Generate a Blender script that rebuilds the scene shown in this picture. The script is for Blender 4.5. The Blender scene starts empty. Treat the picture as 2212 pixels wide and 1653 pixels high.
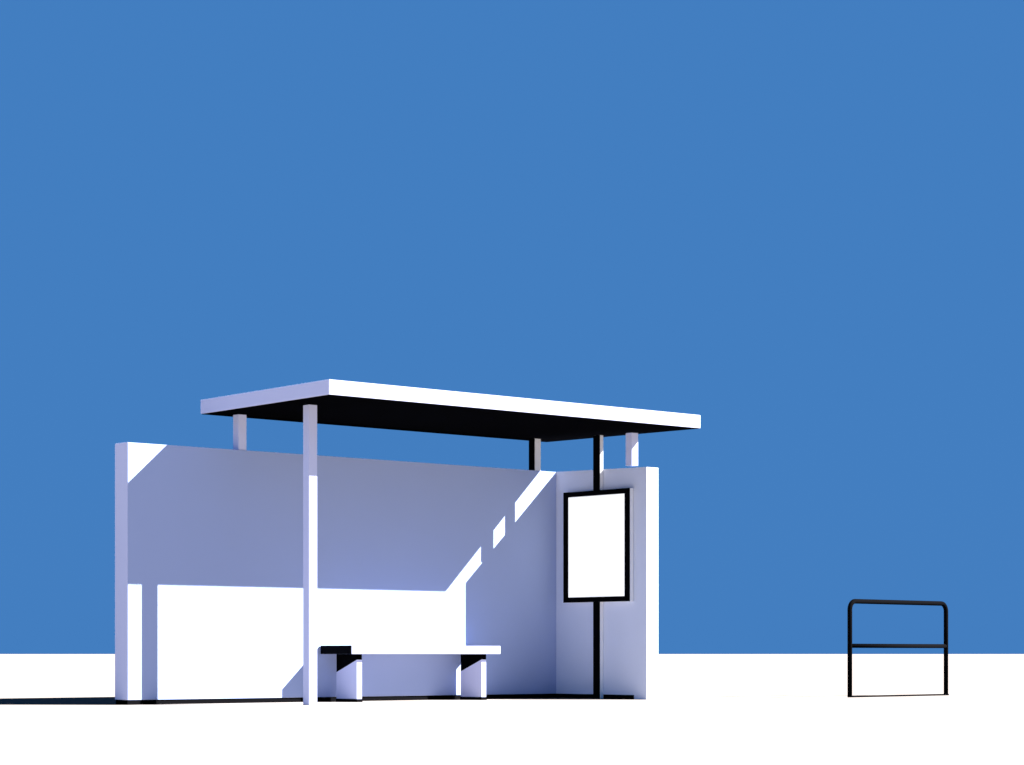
import bpy, bmesh, math
from mathutils import Vector, Matrix

sc = bpy.context.scene
COL = sc.collection

# ------------------------------------------------------------------ measures
EYE = 0.437                    # camera height above the ground
SOFFIT = EYE + 2.140           # underside of the roof
WALL_TOP = EYE + 1.818         # top of both concrete walls
GAP = 0.042                    # height of the black shade strip under the walls
SUN_AZ = math.radians(5.5)     # sun stands right of the view, this far towards the viewer
SUN_EL = math.radians(32.4)
STOPS = 4.5                    # the picture is exposed for the shade
K = 2 ** STOPS

# ------------------------------------------------------------------ materials
def mat(name, rgb, rough=0.85, var=0.0, scale=6.0, spec=0.0, bump=0.0, emit=None, estr=0.0):
    m = bpy.data.materials.new(name); m.use_nodes = True
    nt = m.node_tree; n = nt.nodes; b = n['Principled BSDF']
    b.inputs['Roughness'].default_value = rough
    b.inputs['Specular IOR Level'].default_value = spec
    b.inputs['Base Color'].default_value = (*rgb, 1)
    if var > 0 or bump > 0:
        tc = n.new('ShaderNodeTexCoord'); nz = n.new('ShaderNodeTexNoise')
        nz.inputs['Scale'].default_value = scale; nz.inputs['Detail'].default_value = 6
        nt.links.new(tc.outputs['Object'], nz.inputs['Vector'])
        mp = n.new('ShaderNodeMapRange')
        mp.inputs['From Min'].default_value = 0.25; mp.inputs['From Max'].default_value = 0.75
        mp.inputs['To Min'].default_value = 1 - var; mp.inputs['To Max'].default_value = 1 + var
        nt.links.new(nz.outputs['Fac'], mp.inputs['Value'])
        vm = n.new('ShaderNodeVectorMath'); vm.operation = 'SCALE'
        vm.inputs[0].default_value = rgb
        nt.links.new(mp.outputs['Result'], vm.inputs['Scale'])
        nt.links.new(vm.outputs['Vector'], b.inputs['Base Color'])
        if bump > 0:
            bp = n.new('ShaderNodeBump'); bp.inputs['Strength'].default_value = bump
            nt.links.new(nz.outputs['Fac'], bp.inputs['Height'])
            nt.links.new(bp.outputs['Normal'], b.inputs['Normal'])
    if emit:
        b.inputs['Emission Color'].default_value = (*emit, 1)
        b.inputs['Emission Strength'].default_value = estr
    return m

M_GROUND = mat('pale_tarmac', (0.069, 0.062, 0.059), var=0.04, scale=0.7)
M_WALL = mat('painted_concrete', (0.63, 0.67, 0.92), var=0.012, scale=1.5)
M_WALL_SHADE = mat('wall_shade_tone', (0.325, 0.40, 0.635), var=0.012, scale=1.5)  # darker wall colour, holds the shade of the back wall front
M_SIDE = mat('lightened_wall_tone', (0.78, 0.84, 1.0), var=0.012, scale=1.5)  # wall colour lightened to brighten the shaded side wall
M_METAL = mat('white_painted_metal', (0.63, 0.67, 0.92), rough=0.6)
M_BRIGHT = mat('sunlit_white_tone', (0.94, 0.94, 0.95), rough=0.6)  # whiter tone stands in for sunlight on post fronts and case edge
M_BLACK = mat('matt_black_and_shade', (0.0009, 0.0009, 0.0011), rough=0.9)  # real black on frame and stand, elsewhere shade put in as colour
M_PANEL = mat('backlit_panel', (0.85, 0.85, 0.85), rough=0.5, emit=(1, 1, 1), estr=0.72 / K)

# ------------------------------------------------------------------ helpers
def box(bm, x0, x1, y0, y1, z0, z1):
    vs = [bm.verts.new(p) for p in ((x0,y0,z0),(x1,y0,z0),(x1,y1,z0),(x0,y1,z0),
                                    (x0,y0,z1),(x1,y0,z1),(x1,y1,z1),(x0,y1,z1))]
    for f in ((3,2,1,0),(4,5,6,7),(0,1,5,4),(1,2,6,5),(2,3,7,6),(3,0,4,7)):
        bm.faces.new([vs[i] for i in f])

def prism(bm, pts, x0, x1):
    """pts: outline in (y, z); extruded from x0 to x1"""
    a = [bm.verts.new((x0, y, z)) for y, z in pts]
    b = [bm.verts.new((x1, y, z)) for y, z in pts]
    bm.faces.new(a); bm.faces.new(b[::-1])
    for i in range(len(pts)):
        j = (i + 1) % len(pts)
        bm.faces.new((a[i], b[i], b[j], a[j]))

def tube(bm, path, r, n=20):
    """round bar swept along a path lying in the local x-z plane"""
    rings = []
    for i, p in enumerate(path):
        p = Vector(p)
        t0 = (p - Vector(path[i-1])).normalized() if i else None
        t1 = (Vector(path[i+1]) - p).normalized() if i < len(path) - 1 else None
        t = ((t0 or t1) + (t1 or t0)).normalized()
        u = Vector((0, 1, 0)); v = t.cross(u).normalized()
        rings.append([bm.verts.new(p + r * (math.cos(2*math.pi*k/n) * u + math.sin(2*math.pi*k/n) * v))
                      for k in range(n)])
    for A, B in zip(rings, rings[1:]):
        for k in range(n):
            f = bm.faces.new((A[k], A[(k+1) % n], B[(k+1) % n], B[k])); f.smooth = True
    bm.faces.new(rings[0]); bm.faces.new(rings[-1][::-1])

def obj(name, bm, m, parent=None, bevel=0.0):
    bmesh.ops.recalc_face_normals(bm, faces=bm.faces)
    me = bpy.data.meshes.new(name); bm.to_mesh(me); bm.free()
    me.materials.append(m)
    o = bpy.data.objects.new(name, me); COL.objects.link(o)
    if parent: o.parent = parent
    if bevel:
        md = o.modifiers.new('soft_edges', 'BEVEL'); md.width = bevel; md.segments = 2
    return o

def boxobj(name, dims, m, parent=None, bevel=0.0):
    bm = bmesh.new()
    for d in (dims if isinstance(dims, list) else [dims]): box(bm, *d)
    return obj(name, bm, m, parent, bevel)

def thing(name, label, cat, loc, rz):
    o = bpy.data.objects.new(name, None); COL.objects.link(o)
    o.location = loc; o.rotation_euler = (0, 0, rz); o.empty_display_size = 0.3
    o['label'] = label; o['category'] = cat
    return o

# ------------------------------------------------------------------ ground
bm = bmesh.new()
R = 30000.0
g = bmesh.ops.create_grid(bm, x_segments=2, y_segments=2, size=R)
ground = obj('ground', bm, M_GROUND)
ground['kind'] = 'structure'

# ------------------------------------------------------------------ bus shelter
# local axes: x runs along the back wall, -y points out of the open front
ROT = math.atan2(0.663, 0.749)
ORG = (-3.30, 20.20, 0.0)
T = 0.20                        # thickness of the back wall
AX = 4.995                      # inner face of the side wall
AE = 5.155                      # outer face of the side wall
ND = 1.28                       # length of the side wall
RF = (0.815, 5.215); RB = (0.915, 5.09)   # roof ends along its front and its back edge
RY0, RY1 = -1.785, 0.245        # roof front and back
RH = 0.125                      # fascia height

sh = thing('bus_shelter', 'white bus shelter with flat roof on slim posts, solid back wall and side wall',
           'bus shelter', ORG, ROT)
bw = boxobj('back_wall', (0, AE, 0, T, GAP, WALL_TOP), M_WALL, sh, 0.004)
boxobj('wall_shade_sheet', (0.004, AX - 0.001, -0.003, -0.0003, GAP + .001, WALL_TOP - 0.001), M_WALL_SHADE, bw)  # thin sheet that darkens the wall front as shade
bm = bmesh.new()          # the top falls very slightly to the open end, the open end stands on the ground
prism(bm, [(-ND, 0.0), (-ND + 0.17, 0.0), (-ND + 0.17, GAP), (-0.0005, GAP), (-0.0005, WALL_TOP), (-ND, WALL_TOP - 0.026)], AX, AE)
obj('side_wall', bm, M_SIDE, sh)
o = boxobj('wall_foot_shade', [(0.006, AE - 0.006, 0.006, T - 0.006, 0, GAP - 0.001),
                     (AX + 0.006, AE - 0.006, -ND + 0.172, 0.005, 0, GAP - 0.001)], M_BLACK, sh)  # black strip stands in for the shade along the wall foot
o['label'] = 'thin black shade strip under the walls'

def plan(inset, z0, z1):
    bm = bmesh.new()
    q = [(RF[0]+inset, RY0+inset), (RF[1]-inset, RY0+inset), (RB[1]-inset, RY1-inset), (RB[0]+inset, RY1-inset)]
    a = [bm.verts.new((x, y, z0)) for x, y in q]; b = [bm.verts.new((x, y, z1)) for x, y in q]
    bm.faces.new(a[::-1]); bm.faces.new(b)
    for i in range(4):
        j = (i + 1) % 4; bm.faces.new((a[i], a[j], b[j], b[i]))
    return bm
roof = obj('roof', plan(0, SOFFIT, SOFFIT + RH), M_METAL, sh, 0.004)
obj('soffit_shade', plan(0.008, SOFFIT - 0.004, SOFFIT - 0.0005), M_BLACK, roof)  # roof underside coloured black for its shade

P = 0.087
def post(x, yf, z0, m=M_METAL, wx=P, wy=P):
    return boxobj('post', (x, x + wx, yf, yf + wy, z0, SOFFIT - 0.004), m, sh, 0.003)
post(1.138, -1.074, 0.0)                 # front left, down to the ground
post(1.158, 0.003, WALL_TOP)             # back left, on the wall
p = post(4.712, 0.003, WALL_TOP, wx=0.08, m=M_BRIGHT)  # back right, on the wall, side blackened as shade, front whitened as sunlit
boxobj('side_shade', (4.712 - 0.004, 4.7115, 0.004, 0.089, WALL_TOP, SOFFIT - 0.005), M_BLACK, p)  # black sheet stands in for shade on the post side
p['label'] = 'short post on the back wall with shade painted on one side'
post(AX + 0.003, -1.076, WALL_TOP)       # front right, on the side wall
# the middle post stands flat against the side wall and carries the poster case
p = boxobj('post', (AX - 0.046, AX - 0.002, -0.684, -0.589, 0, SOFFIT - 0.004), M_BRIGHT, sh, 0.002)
boxobj('side_shade', (AX - 0.050, AX - 0.0465, -0.683, -0.590, 0.0, SOFFIT - 0.005), M_BLACK, p)  # shade of the post's left face, put on as a black sheet
p['label'] = 'tall post with shade painted on one side, against the side wall'

# ------------------------------------------------------------------ poster case
def loc(x, y, z):
    c, s = math.cos(ROT), math.sin(ROT)
    return (ORG[0] + x*c - y*s, ORG[1] + x*s + y*c, z)
pc = thing('poster_case', 'black framed poster case with blank white panel on the inner side wall of the shelter',
           'poster case', loc(AX, -0.64, 0.945), ROT)
# local origin: wall face, middle of the case, bottom edge; the panel looks along -x
Y0, Y1, H = -0.467, 0.469, 1.09
boxobj('case', (-0.052, -0.004, Y0, Y1, 0, H), M_BRIGHT, pc, 0.002)
fx0, fx1, fs, ft = -0.060, -0.0525, 0.068, 0.050
boxobj('frame', [(fx0, fx1, Y0, Y0 + fs, 0, H), (fx0, fx1, Y1 - fs, Y1, 0, H),
                 (fx0, fx1, Y0 + fs + .0002, Y1 - fs - .0002, 0, ft), (fx0, fx1, Y0 + fs + .0002, Y1 - fs - .0002, H - ft, H)], M_BLACK, pc)
boxobj('panel', (-0.056, -0.0525, Y0 + fs + .001, Y1 - fs - .001, ft + .001, H - ft - .001), M_PANEL, pc)

# ------------------------------------------------------------------ bench
bz = EYE
bn = thing('bench', 'plain white slab bench on two panel legs in front of the shelter back wall',
           'bench', loc(2.057, -0.012, 0), ROT)
BL, BD, BT = 1.797, 0.45, 0.077
s = boxobj('seat', (0.012, BL, -BD, 0, bz, bz + BT), M_METAL, bn, 0.004)
boxobj('end_shade', (0.0, 0.0115, -BD, 0, bz, bz + BT), M_BLACK, s)  # shaded end of the seat, coloured black
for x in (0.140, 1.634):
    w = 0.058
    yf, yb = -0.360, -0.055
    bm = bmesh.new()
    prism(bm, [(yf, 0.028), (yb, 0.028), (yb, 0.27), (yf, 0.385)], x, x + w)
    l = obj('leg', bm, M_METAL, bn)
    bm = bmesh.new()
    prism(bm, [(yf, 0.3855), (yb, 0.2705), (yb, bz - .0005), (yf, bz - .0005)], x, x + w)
    obj('seat_shade', bm, M_BLACK, l)  # black wedge shaped like the seat's shade on the leg
    boxobj('leg_foot_shade', (x - 0.004, x + w + 0.004, yf - 0.004, yb + 0.004, 0, 0.0275), M_BLACK, l)  # black block stands in for ground shade below the leg

# ------------------------------------------------------------------ hoop stand
A = Vector((3.40, 23.70, 0)); B = Vector((4.585, 24.88, 0))
L = (B - A).length
rz = math.atan2(B.y - A.y, B.x - A.x)
rk = thing('cycle_stand', 'black tubular hoop stand with one cross rail, alone on open ground', 'cycle stand', A, rz)
r, top, cr = 0.024, EYE + 0.556 - 0.024, 0.085
path = [(0, 0, 0)]
for k in range(9):
    a = math.pi - k * math.pi / 16
    path.append((cr + cr * math.cos(a), 0, top - cr + cr * math.sin(a)))
for k in range(9):
    a = math.pi / 2 - k * math.pi / 16
    path.append((L - cr + cr * math.cos(a), 0, top - cr + cr * math.sin(a)))
path.append((L, 0, 0))
bm = bmesh.new(); tube(bm, path, r); obj('hoop', bm, M_BLACK, rk)
bm = bmesh.new(); tube(bm, [(0.0, 0, EYE + 0.083), (L, 0, EYE + 0.083)], 0.0215); obj('cross_rail', bm, M_BLACK, rk)

boxobj('shadow_bar', (0.0, L + 0.02, -0.024, 0.024, 0, 0.016), M_BLACK, rk)  # added bar, stands in for the hoop's thin ground shadow

# ------------------------------------------------------------------ sky and sun
S = Vector((math.cos(SUN_AZ) * math.cos(SUN_EL), -math.sin(SUN_AZ) * math.cos(SUN_EL), math.sin(SUN_EL)))
sun = bpy.data.lights.new('sun', 'SUN'); sun.energy = 5.0; sun.angle = math.radians(0.3)
sun.color = (1.0, 0.985, 0.95)
so = bpy.data.objects.new('sun', sun); COL.objects.link(so)
so.rotation_euler = S.to_track_quat('Z', 'Y').to_euler()
so.location = S * 30

w = bpy.data.worlds.new('World'); sc.world = w; w.use_nodes = True
nt = w.node_tree; bg = nt.nodes['Background']
sky = nt.nodes.new('ShaderNodeTexSky'); sky.sky_type = 'NISHITA'; sky.sun_disc = False
sky.sun_elevation = SUN_EL
sky.sun_rotation = math.radians(90) + SUN_AZ
sk = nt.nodes.new('ShaderNodeVectorMath'); sk.operation = 'SCALE'; sk.inputs['Scale'].default_value = 0.05
nt.links.new(sky.outputs['Color'], sk.inputs[0])
mx = nt.nodes.new('ShaderNodeMix'); mx.data_type = 'RGBA'; mx.inputs['Factor'].default_value = 0.985
nt.links.new(sk.outputs['Vector'], mx.inputs['A'])
# clear even blue
mx.inputs['B'].default_value = (0.0545, 0.2090, 0.5330, 1)
nt.links.new(mx.outputs['Result'], bg.inputs['Color'])
bg.inputs['Strength'].default_value = 1.0 / K

# ------------------------------------------------------------------ camera
cd = bpy.data.cameras.new('camera'); cam = bpy.data.objects.new('camera', cd); COL.objects.link(cam)
cam.location = (0, 0, EYE); cam.rotation_euler = (math.radians(90), 0, 0)
cd.sensor_fit = 'HORIZONTAL'; cd.sensor_width = 36; cd.lens = 5087 / 2212 * 36
cd.shift_y = 586.5 / 2212
cd.clip_start = 0.05; cd.clip_end = 100000
sc.camera = cam

sc.view_settings.view_transform = 'Standard'; sc.view_settings.look = 'None'
sc.view_settings.gamma = 1; sc.view_settings.exposure = STOPS
sc.cycles.use_denoising = True
sc.cycles.max_bounces = 6; sc.cycles.diffuse_bounces = 4
sc.cycles.sample_clamp_indirect = 0.78 / K
sc.cycles.sample_clamp_direct = 1.7 / K
